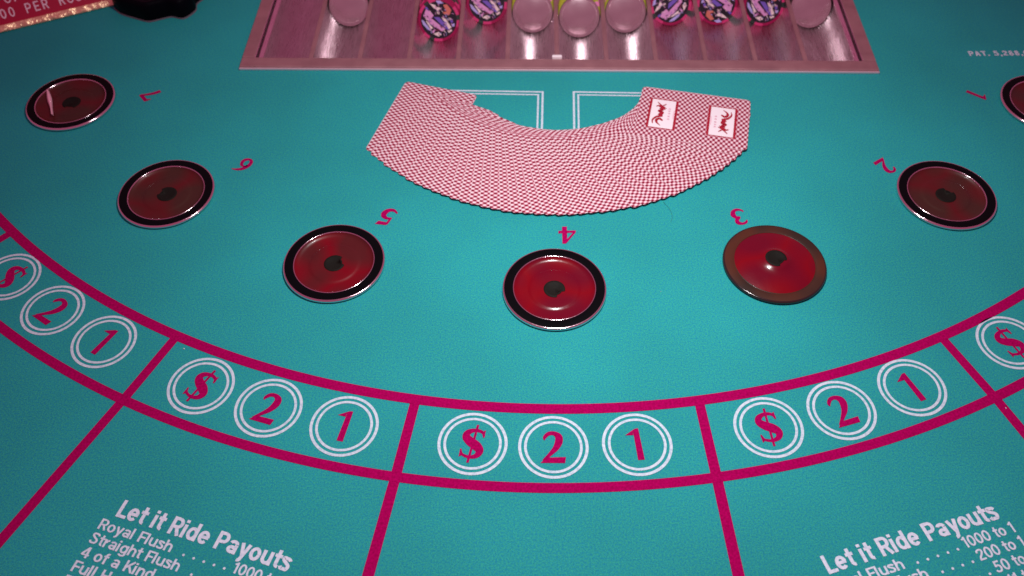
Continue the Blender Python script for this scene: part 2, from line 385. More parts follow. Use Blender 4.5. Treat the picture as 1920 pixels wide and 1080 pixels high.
# ------------------------------------------------------------------ the table (setting)
TR_O = (0.0851, 1.2986); TR_A = rad(-1.71)          # middle of the tray's front edge and its yaw
def tray_pt(x, y, z):
    """tray millimetres -> metres"""
    ca, sa = math.cos(TR_A), math.sin(TR_A)
    return Vector((TR_O[0] * S + (x * ca - y * sa) * MM, TR_O[1] * S + (x * sa + y * ca) * MM, z * MM))

bm = bmesh.new()
TW, TD = 269.4, 330.0                                 # tray half width, depth
inner = [tray_pt(-TW + 4, 4, 0), tray_pt(TW - 4, 4, 0), tray_pt(TW - 4, TD - 4, 0), tray_pt(-TW + 4, TD - 4, 0)]
outer = [Vector((-1.3, -0.25, 0)), Vector((1.35, -0.25, 0)), Vector((1.35, 1.25, 0)), Vector((-1.3, 1.25, 0))]
iv = [bm.verts.new(q) for q in inner]; ov = [bm.verts.new(q) for q in outer]
for i in range(4):
    j = (i + 1) % 4
    bm.faces.new((ov[i], ov[j], iv[j], iv[i]))
lo_v = [bm.verts.new(q + Vector((0, 0, -0.03))) for q in outer]
for i in range(4):
    j = (i + 1) % 4
    bm.faces.new((lo_v[i], lo_v[j], ov[j], ov[i]))
table = tag(link('table_surface', bm, FELT), kind='structure')

# magenta border lines
def arc_strip(c, r0, r1, a0, a1, z, n=160):
    b = bmesh.new(); pv = None
    for i in range(n + 1):
        a = rad(a0 + (a1 - a0) * i / n)
        e = (b.verts.new(P(c[0] + r0 * math.sin(a), c[1] - r0 * math.cos(a), z)), b.verts.new(P(c[0] + r1 * math.sin(a), c[1] - r1 * math.cos(a), z)))
        if pv: b.faces.new((pv[1], e[1], e[0], pv[0]))
        pv = e
    return b
link('border_line', arc_strip((0.0802, 1.8467), 1.2362, 1.2508, -62, 62, 0.20), MAGENTA, table)
link('border_line', arc_strip((0.0714, 1.8244), 1.3255, 1.3388, -60, 60, 0.20), MAGENTA, table)
def strip(pts, w0, w1, z):
    b = bmesh.new(); n = len(pts)
    q = [(x, y, w0 + (w1 - w0) * i / (n - 1)) for i, (x, y) in enumerate(pts)]
    for quad in stroke_quads(q, 1): poly(b, [P(x, y, z) for x, y in quad])
    bmesh.ops.remove_doubles(b, verts=b.verts, dist=1e-7)
    return b
def ext(pts, k):
    a, b = Vector(pts[-2]), Vector(pts[-1]); return pts + [tuple(b + (b - a).normalized() * k)]
for pts in ([(-0.1275, 0.619), (-0.1465, 0.506), (-0.1683, 0.3865)], [(0.2404, 0.618), (0.2473, 0.5004), (0.2532, 0.3809)],
            [(-0.4622, 0.729), (-0.5082, 0.6296), (-0.6042, 0.4336)], [(0.5840, 0.7125), (0.6246, 0.6126), (0.6623, 0.508)],
            [(-0.7577, 0.9256), (-0.8170, 0.8620), (-0.9900, 0.6760)], [(0.8925, 0.921), (0.955, 0.856), (1.12, 0.676)]):
    link('border_line', strip(ext(pts, 0.14), 0.0129, 0.0143, 0.12), MAGENTA, table)

# white betting circles with $ 2 1
BC = (0.0758, 1.8165); BR = 1.268
RB = 0.04415
bets = [('$', -39.5), ('2', -34.84), ('1', -30.15), ('$', -22.65), ('2', -18.08), ('1', -13.33), ('$', -5.79), ('2', -1.2), ('1', 3.56),
        ('$', 11.26), ('2', 15.83), ('1', 20.6), ('$', 28.2)]
for ch, a in bets:
    a = rad(a); c = (BC[0] + BR * math.sin(a), BC[1] - BR * math.cos(a))
    b = bmesh.new()
    for r0, r1 in ((0.915, 1.0), (0.755, 0.832)): ring(b, (c[0] * S, c[1] * S), r0 * RB * S, r1 * RB * S, 0.20 * MM)
    o = link('betting_circle', b, WHITE, table)
    b = bmesh.new()
    glyph_bm(b, ch, c, (-math.sin(a), math.cos(a)), {'$': 0.0455, '2': 0.0455, '1': 0.0445}[ch], 0.20)
    link({'$': 'dollar_symbol', '2': 'digit', '1': 'digit'}[ch], b, MAGENTA, o)

# magenta seat numbers read from the dealer's side
for ch, (x, y), a in (('7', (-0.6246, 1.2472), -50.2), ('6', (-0.4308, 1.0666), -33.6), ('5', (-0.189, 0.9478), -16.9), ('4', (0.0852, 0.9056), 0.3),
                      ('3', (0.348, 0.9383), 16.6), ('2', (0.6008, 1.045), 33.4), ('1', (0.8041, 1.2187), 49.6)):
    b = bmesh.new(); aa = rad(a)
    glyph_bm(b, ch, (x, y), (math.sin(aa), -math.cos(aa)), 0.0345, 0.20, 1.0)
    link('seat_number', b, MAGENTA, table)

# double line card boxes under the fan
def card_box(x_in, sgn, y_top):
    b = bmesh.new(); w, h = 0.160, 0.205
    for inset, lw, z in ((0.0, 0.0034, 0.20), (0.0078, 0.0030, 0.20)):
        xa, xb = x_in + sgn * inset, x_in + sgn * (w - inset)
        ya, yb = y_top - inset, y_top - h + inset
        sl = -0.03 * 0 
        xo, xi = sorted((xa, xb)); 
        for (p0, p1, q0, q1) in ((xo, xi, ya - lw, ya), (xo, xi, yb, yb + lw), (xo, xo + lw, yb + lw, ya - lw), (xi - lw, xi, yb + lw, ya - lw)):
            poly(b, [P(p0, q0, z), P(p1, q0, z), P(p1, q1, z), P(p0, q1, z)])
    c = P(x_in, y_top)
    rot = Matrix.Translation(c) @ Matrix.Rotation(rad(3.4 - 90 + 90 - 1.2 - 4.4 * (0.0)), 4, 'Z') @ Matrix.Translation(-c)
    rot = Matrix.Translation(c) @ Matrix.Rotation(rad(-2.6), 4, 'Z') @ Matrix.Translation(-c)
    bmesh.ops.transform(b, matrix=rot, verts=b.verts)
    return link('card_box', b, WHITE, table)
card_box(0.0595, -1, 1.2428); card_box(0.1100, 1, 1.2420)

# payout tables
def payout(org, ang):
    ca, sa = math.cos(rad(ang)), math.sin(rad(ang))
    tw = lambda u, v: Vector((org[0] * S + (u * ca - v * sa) * MM, org[1] * S + (u * sa + v * ca) * MM, 0.20 * MM))
    b = bmesh.new()
    place_text(b, 'Let it Ride Payouts', (0, 0), 0, span=107.5, cap=10.5, w=0.176, to_world=tw)
    t = link('payout_table', b, TEXTWHITE, table)
    rows = (('Royal Flush', '1000 to 1', 46.4), ('Straight Flush', '200 to 1', 56.0), ('4 of a Kind', '50 to 1', 45.0), ('Full House', '11 to 1', 44.0), ('Flush', '8 to 1', 22.0))
    for i, (a, k, w) in enumerate(rows):
        v = -9.4 - 8.5 * i
        b = bmesh.new()
        place_text(b, a, (-5.6, v), span=w, cap=6.3, w=0.152, to_world=tw)
        kw = place_text(b, k, (111.3, v), cap=6.3, w=0.152, right=True, squeeze=1.17, to_world=tw)
        x = 111.3 - kw - 4.5
        while x > -5.6 + w + 3.5:
            c = tw(x, v + 0.9)
            f = [b.verts.new((c.x + 0.75 * MM * math.cos(q * math.pi / 5), c.y + 0.75 * MM * math.sin(q * math.pi / 5), c.z)) for q in range(10)]
            b.faces.new(f); x -= 6.3
        link('payout_row', b, TEXTWHITE, t)
payout((-0.477, 0.4632), -18.2)
payout((0.3563, 0.3814), 16.6)
b = bmesh.new()
tw = lambda u, v: Vector((0.8284 * S + u * MM, 1.3265 * S + v * MM, 0.2 * MM))
place_text(b, 'PAT. 5,288,081', (0, 0), cap=6.6, w=0.2, squeeze=1.05, track=0.1, to_world=tw)
link('patent_text', b, WHITE, table)

# ------------------------------------------------------------------ chip tray
tray = thing('chip_tray', 'long brushed steel chip tray with twelve round channels set into the felt', 'chip tray', tray_pt(0, 0, 0), TR_A)
PITCH = 42.27; NT = 12; X0 = -PITCH * NT / 2; RT = 19.2
YF, YB = 12.5, TD - 12
b = bmesh.new()
def bx(bb, x0, x1, y0, y1, z0, z1, bev=0.6, mi=0): box(bb, x0 * MM, x1 * MM, y0 * MM, y1 * MM, z0 * MM, z1 * MM, mi, bev * MM)
bx(b, -TW, TW, 0, YF, 0.05, 3.2, 0.9)
link('front_lip', b, FLANGE, tray)
b = bmesh.new(); bx(b, -TW - 0.3, TW + 0.3, -1.7, -0.05, 0.05, 2.3, 0.75)
link('lip_highlight_bar', b, LIPHIGHLIGHT, tray)
for sgn in (-1, 1):
    b = bmesh.new(); xa, xb = sorted((sgn * TW, sgn * (TW - 10.5)))
    bx(b, xa, xb, YF, TD, 0.05, 3.2, 0.5); link('side_flange', b, FLANGE, tray)
    b = bmesh.new(); xa, xb = sorted((sgn * (TW - 10.5), sgn * (TW - 11.3)))
    bx(b, xa, xb, YF, YB, -18, 2.6, 0.0)
    xa, xb = sorted((sgn * (TW - 11.3), sgn * (-X0 + 0.2)))
    bx(b, xa, xb, YF, YB, -18.8, -9, 0.0); link('side_wall', b, STEEL, tray)
b = bmesh.new(); bx(b, -TW, TW, YB, TD, 0.05, 3.0, 0.5); link('back_lip', b, FLANGE, tray)
for i in range(NT):
    xc = X0 + PITCH * (i + 0.5); b = bmesh.new(); n = 40
    for thick in (0,):
        pr = [(xc + RT * math.cos(math.pi * (1 + k / n)), RT * math.sin(math.pi * (1 + k / n))) for k in range(n + 1)]
        A = [b.verts.new((x * MM, YF * MM, z * MM)) for x, z in pr]; B = [b.verts.new((x * MM, YB * MM, z * MM)) for x, z in pr]
        for k in range(n): b.faces.new((A[k], B[k], B[k + 1], A[k + 1]))
        b.faces.new(A); b.faces.new(B)
    o = link('channel', b, STEEL, tray, True)
    for f in o.data.polygons:
        if len(f.vertices) > 4: f.use_smooth = False
for i in range(NT + 1):
    xc = X0 + PITCH * i; b = bmesh.new(); w = PITCH / 2 - RT
    bx(b, xc - w, xc + w, YF, YB, -6, 1.0 if 0 < i < NT else 2.4, 0.45)
    link('divider', b, STEEL if i in (0, NT) else FLANGE, tray)
b = bmesh.new(); bx(b, -4.2, 4.2, YF + 0.2, YF + 3.2, 1.0, 5.2, 0.6)
bmesh.ops.translate(b, verts=b.verts, vec=((X0 + PITCH * 6) * MM, 0, 0))
link('white_tab', b, WHITETAB, tray)
b = bmesh.new(); bx(b, -TW + 6, TW - 6, 6, TD - 6, -30, -21, 0); link('base', b, BLACK, tray)

# ------------------------------------------------------------------ chips and spacer discs
RC, TH = 18.9, 3.4
LEAN = rad(29.5)
def project_v(pt):
    d = pt - Vector((0, 0, S)); return 540 - 1680.3 * d.dot(up) / d.dot(fwd)
def chip_spot(i, v_bottom, rc):
    """y (tray mm) so that the lowest point of the disc on the channel floor stands at that height of the photograph"""
    xc = X0 + PITCH * (i + 0.5)
    zc = -RT + rc * math.cos(LEAN) + 0.15
    lo, hi = 10.0, 200.0
    for _ in range(50):
        y = (lo + hi) / 2
        if project_v(tray_pt(xc, y - rc * math.sin(LEAN), zc - rc * math.cos(LEAN))) > v_bottom: lo = y
        else: hi = y
    return xc, y, zc
def disc_prof(rc, th, e=0.35): return [(0, 0), (rc - e, 0), (rc, -e), (rc, -th + e), (rc - e, -th), (0, -th)]

def chip_body(name, body_m, spot_m, spots, spot2=None):
    b = bmesh.new(); lathe(b, disc_prof(RC, TH), 72)
    for f in b.faces:
        c = f.calc_center_median(); a = math.degrees(math.atan2(c.y, c.x)) % 360
        if math.hypot(c.x, c.y) > RC * MM * 0.4:
            for k in range(spots):
                d = (a - k * 360 / spots) % 360
                if d < 17: f.material_index = 1
                elif spot2 and 17 <= d < 42 or 340 < d: f.material_index = 2 if spot2 else 0
    # a separate outer band of faces carries the edge spots; the inlay covers the middle
    o = link(name, b, [body_m, spot_m, spot2 or body_m])
    return o

def c2(px, py): return ((px - 650) / 375 * RC, (400 - py) / 375 * RC)
ART = [
    (IPINK, [(370, 330), (420, 220), (500, 250), (560, 320), (520, 370), (640, 470), (770, 560), (700, 600), (555, 515), (430, 395)]),
    (IPALE, [(490, 110), (590, 140), (690, 195), (635, 245), (560, 190)]),
    (ILILAC, [(600, 60), (690, 65), (740, 110), (640, 118)]),
    (IORANGE, [(735, 135), (805, 125), (885, 230), (845, 310), (745, 295), (725, 262), (795, 250), (762, 190)]),
    (IVIOLET, [(560, 350), (660, 352), (800, 500), (860, 595), (790, 560), (690, 480)]),
    (IPALE, [(700, 350), (770, 372), (880, 530), (830, 562), (755, 440)]),
    (IPALE, [(545, 645), (640, 610), (700, 652), (640, 690)]),
    (ILILAC, [(335, 395), (372, 412), (520, 600), (450, 575), (362, 482)]),
    (IPALE, [(410, 412), (450, 432), (545, 545), (500, 560)]),
    (ILILAC, [(880, 470), (940, 455), (930, 510), (890, 512)]),
    (IPALE, [(800, 585), (880, 562), (890, 590), (830, 625)]),
    (IVIOLET, [(860, 400), (900, 380), (910, 440), (870, 450)]),
    (IMAROON, [(570, 580), (630, 545), (690, 590), (600, 600)]),
    (IPINK, [(520, 600), (560, 570), (575, 590), (548, 640)]),
    (IVIOLET, [(400, 190), (440, 170), (480, 235), (430, 215)]),
    (IPALE, [(800, 380), (850, 395), (830, 425), (795, 410)]),
]
def inlay(parent):
    b = bmesh.new(); n = 48
    f = b.faces.new([b.verts.new((0.86 * RC * MM * math.cos(2 * math.pi * k / n), 0.86 * RC * MM * math.sin(2 * math.pi * k / n), 0.06 * MM)) for k in range(n)])
    mats = [INLAY]
    for k, (M, pts) in enumerate(ART):
        if M not in mats: mats.append(M)
        sc = 0.985
        f = poly(b, [(x * MM * sc, y * MM * sc, (0.10 + 0.012 * k) * MM) for x, y in (c2(*q) for q in pts)], mats.index(M))
    rnd = random.Random(7)
    for k in range(90):                                     # small shards of the printed artwork
        a, q = rnd.uniform(0, 6.28), rnd.uniform(0.25, 0.82) * RC; cxx, cyy = q * math.cos(a), q * math.sin(a)
        l, w_, th = rnd.uniform(0.6, 1.7), rnd.uniform(0.2, 0.42), rnd.gauss(-0.8, 0.5)
        M = rnd.choice((IPINK, IVIOLET, ILILAC, IPALE, INLAY, IMAROON, IPINK, INLAY))
        if M not in mats: mats.append(M)
        if q + l > 0.84 * RC: continue
        d, e = (math.cos(th), math.sin(th)), (-math.sin(th), math.cos(th))
        poly(b, [((cxx + d[0] * i * l + e[0] * j * w_) * MM, (cyy + d[1] * i * l + e[1] * j * w_) * MM, (0.32 + 0.01 * k) * MM) for i, j in ((-1, -0.6), (0.7, -1), (1, 0.6), (-0.6, 1))], mats.index(M))
    return link('inlay', b, mats, parent)

def stand(o, xc, y, zc, roll, back=0.0):
    """lean a disc whose face looks along +z back in its channel; back = mm behind the front chip along its axis"""
    nrm = Vector((0, -math.cos(LEAN), math.sin(LEAN)))
    upv = Vector((0, math.sin(LEAN), math.cos(LEAN)))
    rotm = Matrix((Vector((1, 0, 0)), upv, nrm)).transposed()
    q = Matrix.Rotation(TR_A, 3, 'Z') @ rotm @ Matrix.Rotation(roll, 3, 'Z')
    o.rotation_euler = q.to_euler()
    o.location = tray_pt(xc, y + back / math.cos(LEAN), zc)

red0 = chip_body('casino_chip', CHIPRED, CHIPGREEN, 3, CHIPPINK)
inlay(red0)
first = True
red_cols = [(3, 78, 0, 6, 'red chip with bright inlay, lowest and foremost of the red chips in the tray'),
            (4, 46, 4, 3, 'red chip with bright inlay directly left of the first spacer disc with a lime edge'),
            (8, 48, 88, 3, 'red chip with bright inlay directly right of the last spacer disc with a lime edge'),
            (9, 47, 190, 3, 'red chip with inlay turned upside down, middle of the right trio of red chips'),
            (10, 49, -8, 3, 'red chip with bright inlay nearest the right end of the steel tray')]
behind = {3: 'red chip in the row behind the foremost red chip', 4: 'red chip in the row behind the red chip left of the lime edged discs',
          8: 'red chip in the row behind the red chip right of the lime edged discs', 9: 'red chip in the row behind the upside down red chip', 10: 'red chip in the row behind the red chip nearest the right tray end'}
for i, v, roll, n, lab in red_cols:
    xc, y, zc = chip_spot(i, v, RC)
    for k in range(n):
        o = red0 if first else copy_tree(red0); first = False
        stand(o, xc, y, zc, rad(roll) if k == 0 else random.uniform(0, 6.28), k * (TH + 0.05))
        tag(o, lab if k == 0 else behind[i], 'casino chip', 'red chips standing in the steel tray')

RD = 18.5
b = bmesh.new(); lathe(b, [(0, 1.4), (3, 1.35), (6, 1.19), (9, 0.93), (12, 0.57), (14, 0.27), (15.6, 0.0), (15.9, 0.25), (16.5, 0.25), (16.8, 0.0), (17.6, 0.0), (RD - .5, 0)], 72); spacer0 = link('spacer_disc', b, DISC)
b = bmesh.new(); lathe(b, [(RD - .5, 0), (RD, -.5), (RD, -4.2), (RD - .5, -4.6), (0, -4.6)], 72); link('edge', b, DISCEDGE, spacer0)
lime0 = chip_body('casino_chip', CHIPLIME, CHIPROSE, 4); black0 = chip_body('casino_chip', CHIPBLACK, CHIPGREEN, 4)
fl, fb, fs = True, True, True
for i, v, kind, lab in ((1, 50, 'b', 'silvery clear spacer disc near the left end of the steel tray'), (5, 62, 'l', 'silvery spacer disc with lime edge, left of the white tab'),
                        (6, 71, 'l', 'silvery spacer disc with lime edge, right of the white tab'), (7, 62, 'l', 'silvery spacer disc with lime edge, beside the right trio of red chips'),
                        (11, 53, 'b', 'silvery clear spacer disc in the rightmost channel of the steel tray')):
    xc, y, zc = chip_spot(i, v, RD)
    o = spacer0 if fs else copy_tree(spacer0); fs = False
    stand(o, xc, y, zc, 0); tag(o, lab, 'spacer disc', 'spacer discs in front of the chip rows')
    zc2 = -RT + RC * math.cos(LEAN) + 0.15
    for k in range(3):
        if kind == 'l': q = lime0 if fl else copy_tree(lime0); fl = False
        else: q = black0 if fb else copy_tree(black0); fb = False
        stand(q, xc, y + (RC - RD) * math.sin(LEAN), zc2, rad((18, 24, 20)[i % 3]) if k == 0 else random.uniform(0, 6), 4.9 + k * (TH + 0.05))
        where = {1: 'near the left tray end', 5: 'left of the white tab', 6: 'right of the white tab', 7: 'beside the right trio of red chips', 11: 'in the rightmost channel'}[i]
        if kind == 'l': tag(q, 'yellow green chip behind the spacer disc ' + where, 'casino chip', 'yellow green chips behind spacer discs')
        else: tag(q, 'black chip behind the spacer disc ' + where, 'casino chip', 'black chips behind spacer discs')

# ------------------------------------------------------------------ bet sensor lamps
def bet_light(label, x, y, rot, lens_m, bezel_m, dome=False):
    t = thing('bet_light', label, 'bet light', P(x, y, 0), rot, 'round bet lights in front of the seats')
    b = bmesh.new(); lathe(b, [(33.2, 0.0), (34.4, 0.1), (34.5, 0.8), (35.2, 1.0), (35.4, 1.4), (35.3, 2.2), (35.0, 2.7), (34.7, 2.95), (34.4, 3.02), (34.1, 3.02)])
    link('rim', b, CHROME if not dome else DARKRIM, t, True)
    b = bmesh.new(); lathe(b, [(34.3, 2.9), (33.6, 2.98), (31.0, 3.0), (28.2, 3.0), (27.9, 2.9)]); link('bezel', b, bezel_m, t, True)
    b = bmesh.new(); lathe(b, [(28.15, 2.9), (28.0, 3.10), (27.75, 3.14), (27.55, 3.08), (27.4, 2.6)]); link('lens_edge', b, CHROME if not dome else bezel_m, t, True)
    b = bmesh.new()
    if dome: lathe(b, [(27.5, 2.8), (24.5, 3.6), (20, 4.5), (15, 5.0), (11.5, 5.5), (9.5, 6.4), (8.2, 7.1), (7.3, 7.3), (0, 7.2)])
    else: lathe(b, [(27.5, 2.6), (26.6, 1.5), (24.0, 0.75), (19.0, 0.55), (17.6, 0.6), (16.8, 1.0), (15.5, 1.15), (12, 1.0), (7.3, 0.8), (0, 0.6)])
    link('lens', b, lens_m, t, True)
    z = 7.45 if dome else 0.95
    b = bmesh.new(); lathe(b, [(7.35, z), (7.0, z + 0.35), (5.5, z + 0.3), (4.5, z - 0.1), (0, z - 0.1)], 40)
    na = rad(random.choice((90, 110, 250, 300)))
    for v in b.verts:                                       # the little notch in the sensor's edge
        d = abs((math.atan2(v.co.y, v.co.x) - na + math.pi) % (2 * math.pi) - math.pi)
        if d < 0.45 and v.co.xy.length > 5 * MM: v.co.x *= 0.74; v.co.y *= 0.74
    link('sensor', b, SENSOR, t, True)
    return t
LP = {7: (-0.7564, 1.2272), 6: (-0.5393, 1.0017), 5: (-0.2598, 0.8545), 4: (0.0605, 0.8008), 3: (0.3821, 0.8418), 2: (0.6747, 0.9771), 1: (0.9115, 1.190)}
l7 = bet_light('round bet light with a painted pink reflection across it, beside the number 7', *LP[7], rad(20), LENSREFL, BLACK)
bet_light('round black ringed bet light with brownish reflected tint on its lens, beside the number 6', *LP[6], rad(70), LENSREFL, BLACK)
bet_light('round black ringed bet light with red lens, beside the number 5', *LP[5], rad(130), LENS, BLACK)
bet_light('round black ringed bet light with the brightest red lens, under the number 4', *LP[4], rad(10), LENSBRIGHT, BLACK)
bet_light('round bet light with a painted brown reflection on its ring and domed red lens, beside the number 3', *LP[3], rad(200), LENSBRIGHT, REFLRING, True)
bet_light('round black ringed bet light with painted reflection tint dulling its red lens, beside the number 2', *LP[2], rad(300), LENSREFL, BLACK)
bet_light('round black ringed bet light cut off at the right, beside the rightmost number 1', *LP[1], rad(40), LENSREFL, BLACK)
# pink reflection streak, modelled as a raised strip, on the light by number 7
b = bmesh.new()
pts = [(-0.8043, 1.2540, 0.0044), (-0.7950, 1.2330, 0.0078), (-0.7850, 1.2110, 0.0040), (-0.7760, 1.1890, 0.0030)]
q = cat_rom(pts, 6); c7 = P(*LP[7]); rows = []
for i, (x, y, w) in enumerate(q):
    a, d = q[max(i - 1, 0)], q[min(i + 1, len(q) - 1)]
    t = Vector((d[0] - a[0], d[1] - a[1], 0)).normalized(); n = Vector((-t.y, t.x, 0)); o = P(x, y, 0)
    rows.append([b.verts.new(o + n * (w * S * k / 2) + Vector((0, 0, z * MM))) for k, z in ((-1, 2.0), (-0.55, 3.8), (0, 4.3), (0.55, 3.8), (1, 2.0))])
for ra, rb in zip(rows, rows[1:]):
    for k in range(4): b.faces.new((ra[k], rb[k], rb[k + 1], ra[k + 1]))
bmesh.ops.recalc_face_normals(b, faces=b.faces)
cr = link('reflection', b, REFLSTRIP, None, True)
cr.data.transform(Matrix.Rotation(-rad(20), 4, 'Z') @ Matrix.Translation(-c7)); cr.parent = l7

# ------------------------------------------------------------------ the fanned deck
CARDS = [(-0.2379,1.0990,-1.8797),(-0.2291,1.0884,-2.0558),(-0.2178,1.0758,-2.0371),(-0.2061,1.0637,-2.0173),(-0.1938,1.0521,-1.9943),(-0.1811,1.0410,-1.9681),(-0.1680,1.0305,-1.9385),(-0.1544,1.0205,-1.9053),(-0.1404,1.0111,-1.8689),(-0.1260,1.0022,-1.8303),(-0.1113,0.9940,-1.7911),(-0.0963,0.9864,-1.7517),(-0.0809,0.9794,-1.7121),(-0.0653,0.9730,-1.6722),(-0.0494,0.9673,-1.6321),(-0.0333,0.9623,-1.5917),(-0.0170,0.9579,-1.5511),(-0.0006,0.9542,-1.5103),(0.0160,0.9512,-1.4696),(0.0327,0.9488,-1.4286),(0.0495,0.9472,-1.3874),(0.0664,0.9463,-1.3459),(0.0832,0.9461,-1.3040),(0.1001,0.9465,-1.2619),(0.1169,0.9476,-1.2194),(0.1337,0.9495,-1.1768),(0.1504,0.9520,-1.1341),(0.1669,0.9553,-1.0910),(0.1833,0.9591,-1.0468),(0.1996,0.9637,-1.0012),(0.2156,0.9690,-0.9542),(0.2314,0.9749,-0.9059),(0.2469,0.9814,-0.8563),(0.2622,0.9886,-0.8055),(0.2771,0.9964,-0.7541),(0.2917,1.0048,-0.7005),(0.3060,1.0139,-0.6432),(0.3199,1.0234,-0.5822),(0.3334,1.0336,-0.5172),(0.3464,1.0443,-0.4483),(0.3589,1.0556,-0.3759),(0.3711,1.0673,-0.3013),(0.3827,1.0795,-0.2264)]
CL, CW, CT = 88.0, 63.0, 0.09
def card_mesh():
    b = bmesh.new(); R_ = 3.5; pts = []
    for cx, cy, a0 in ((CL / 2 - R_, -R_, 0), (-CL / 2 + R_, -R_, 90), (-CL / 2 + R_, -CW + R_, 180), (CL / 2 - R_, -CW + R_, 270)):
        for k in range(6):
            a = rad(a0 + 18 * k); pts.append((cx + R_ * math.cos(a), cy + R_ * math.sin(a)))
    top = [b.verts.new((x * MM, y * MM, CT * MM)) for x, y in pts]; bot = [b.verts.new((x * MM, y * MM, 0)) for x, y in pts]
    b.faces.new(top); f = b.faces.new(bot[::-1]); f.material_index = 1
    for i in range(len(pts)):
        j = (i + 1) % len(pts); f = b.faces.new((bot[i], bot[j], top[j], top[i])); f.material_index = 1
    return b
card0 = link('playing_card', card_mesh(), [CARD, CARDEDGE])
N = len(CARDS)
for k, (ex, ey, ax) in enumerate(CARDS):
    o = card0 if k == 0 else card0.copy()
    if k: COL.objects.link(o)
    ad = Vector((math.cos(ax), math.sin(ax), 0)); pp = Vector((-math.sin(ax), math.cos(ax), 0))
    tilt = 0.028 * min(1.0, k / 9.0)
    jr = random.gauss(0, 0.25) if 0 < k < N - 1 else 0
    o.location = P(ex, ey) + pp * (CW * MM) - ad * ((CL / 2 - 0.3 - 2.2 * math.sin(math.pi * k / (N - 1)) + jr) * MM) + Vector((0, 0, (0.25 + 0.016 * k + 0.03 * max(0, k - 34)) * MM))
    o.rotation_euler = (-tilt, 0, ax + (rad(random.gauss(0, 0.1)) if 0 < k < N - 1 else 0))
    if k == 0: lab = 'red and white backed playing card at the left end, bottom of the fan'
    elif k == N - 1: lab = 'red and white backed playing card with two white logo panels, top of the fan'
    elif k < 14: lab = 'red and white backed playing card overlapped in the left part of the fan'
    elif k < 29: lab = 'red and white backed playing card overlapped in the bottom middle of the fan'
    else: lab = 'red and white backed playing card overlapped in the right part of the fan'
    tag(o, lab, 'playing card', 'playing cards fanned face down on the felt')
topcard = o
# the two logo panels printed on the top card (other cards' panels are covered)
PANEL_DY = -0.9
def logo_panel(cx, flip):
    z = CT + 0.03; h, w = 19.0, 35.5                    # along the card, across it
    b = bmesh.new(); cy = -CW / 2 + PANEL_DY
    def rect(bb, hx, hy, z, mi=0): poly(bb, [((cx + sx * hx) * MM, (cy + sy * hy) * MM, z * MM) for sx, sy in ((-1, -1), (1, -1), (1, 1), (-1, 1))], mi)
    rect(b, h / 2 + 1.9, w / 2 + 0.9, z, 1); rect(b, h / 2 + 0.0, w / 2, z + 0.02, 0)
    pnl = link('logo_panel', b, [PANELWHITE, PANELRED], topcard)
    s = -1 if flip else 1
    b = bmesh.new()
    def put(pts, zz, mi=0):
        for qd in stroke_quads([(u * 1.55, v * 1.55, q * 2.1) for u, v, q in pts], 6): poly(b, [((cx + s * (v - 0.8)) * MM, (cy - s * u) * MM, zz * MM) for u, v in qd], mi)
    # script word running across the card; u along the word, v towards its top
    put([(-9.6, 0.6, .25), (-7.6, 2.6, .8), (-5.6, 3.0, 1.1), (-4.2, 1.6, 1.2), (-5.6, -0.2, .6)], z + .05)
    put([(-8.8, 4.6, .2), (-6.0, 5.0, .7), (-3.2, 3.4, 1.0), (-1.6, 1.0, 1.3), (-0.4, 2.6, 1.0)], z + .06)
    put([(-2.6, 0.6, .8), (-0.6, 1.4, 1.7), (1.0, 0.6, 1.2), (2.0, 2.2, 1.5), (3.4, 0.8, 1.1), (4.2, 2.4, .8)], z + .07)
    put([(3.4, -0.6, .3), (5.0, 0.8, 1.3), (6.2, 3.0, .9), (5.4, 4.2, .4)], z + .08)
    put([(4.6, -1.2, .3), (6.6, 1.6, .7), (9.2, 3.8, .35)], z + .09)
    put([(5.6, 2.0, .3), (7.4, 0.0, .6), (8.4, -0.8, .2)], z + .10)
    for u in (-4.2, -2.0, 0.4, 2.4, 4.2): put([(u, -3.2, .5), (u + .5, -2.7, .9), (u + 1.0, -3.3, .5)], z + .05, 1)
    put([(-3.4, -5.2, .3), (0, -5.1, .45), (3.6, -5.2, .3)], z + .05, 1)
    link('logo', b, [PANELRED, PANELPINK], pnl)
logo_panel(-24.4, True); logo_panel(22.9, False)

# ------------------------------------------------------------------ limit sign and ashtray at the top left
a0, a1 = P(-0.9525, 1.4337), P(-0.7569, 1.5205)
ang = math.atan2(a1.y - a0.y, a1.x - a0.x)
sign = thing('limit_sign', 'crimson table sign with gold frame and pale capital lettering, standing at the top left', 'sign', a1, ang)
TILT = Matrix.Rotation(rad(50), 4, 'X')
SW, SH = 240, 150
b = bmesh.new(); bx(b, -SW + 5, -5, 5, SH - 5, -2.5, 0.6, 0.0); b.transform(TILT); link('plate', b, REDPLATE, sign)
for x0, x1, y0, y1 in ((-SW, 0, 0, 6), (-SW, 0, SH - 6, SH), (-SW, -SW + 6, 6, SH - 6), (-6, 0, 6, SH - 6)):
    b = bmesh.new(); bx(b, x0, x1, y0, y1, -3, 2.4, 1.6); b.transform(TILT); link('frame_bar', b, GOLD, sign)
tws = lambda u, v: TILT @ Vector((u * MM, v * MM, 0.8 * MM))
b = bmesh.new()
place_text(b, '000 PER ROUND', (-104, 10.6), span=92, cap=8.4, w=0.13, mono=0.9, to_world=tws)
place_text(b, 'PAY OF', (-118, 22.5), span=42.5, cap=8.4, w=0.13, mono=0.9, to_world=tws)
link('lettering', b, LETTER, sign)
b = bmesh.new(); bx(b, -SW + 30, -30, 60, 66, 0.0, 82, 1.0); link('back_stand', b, GOLD, sign)

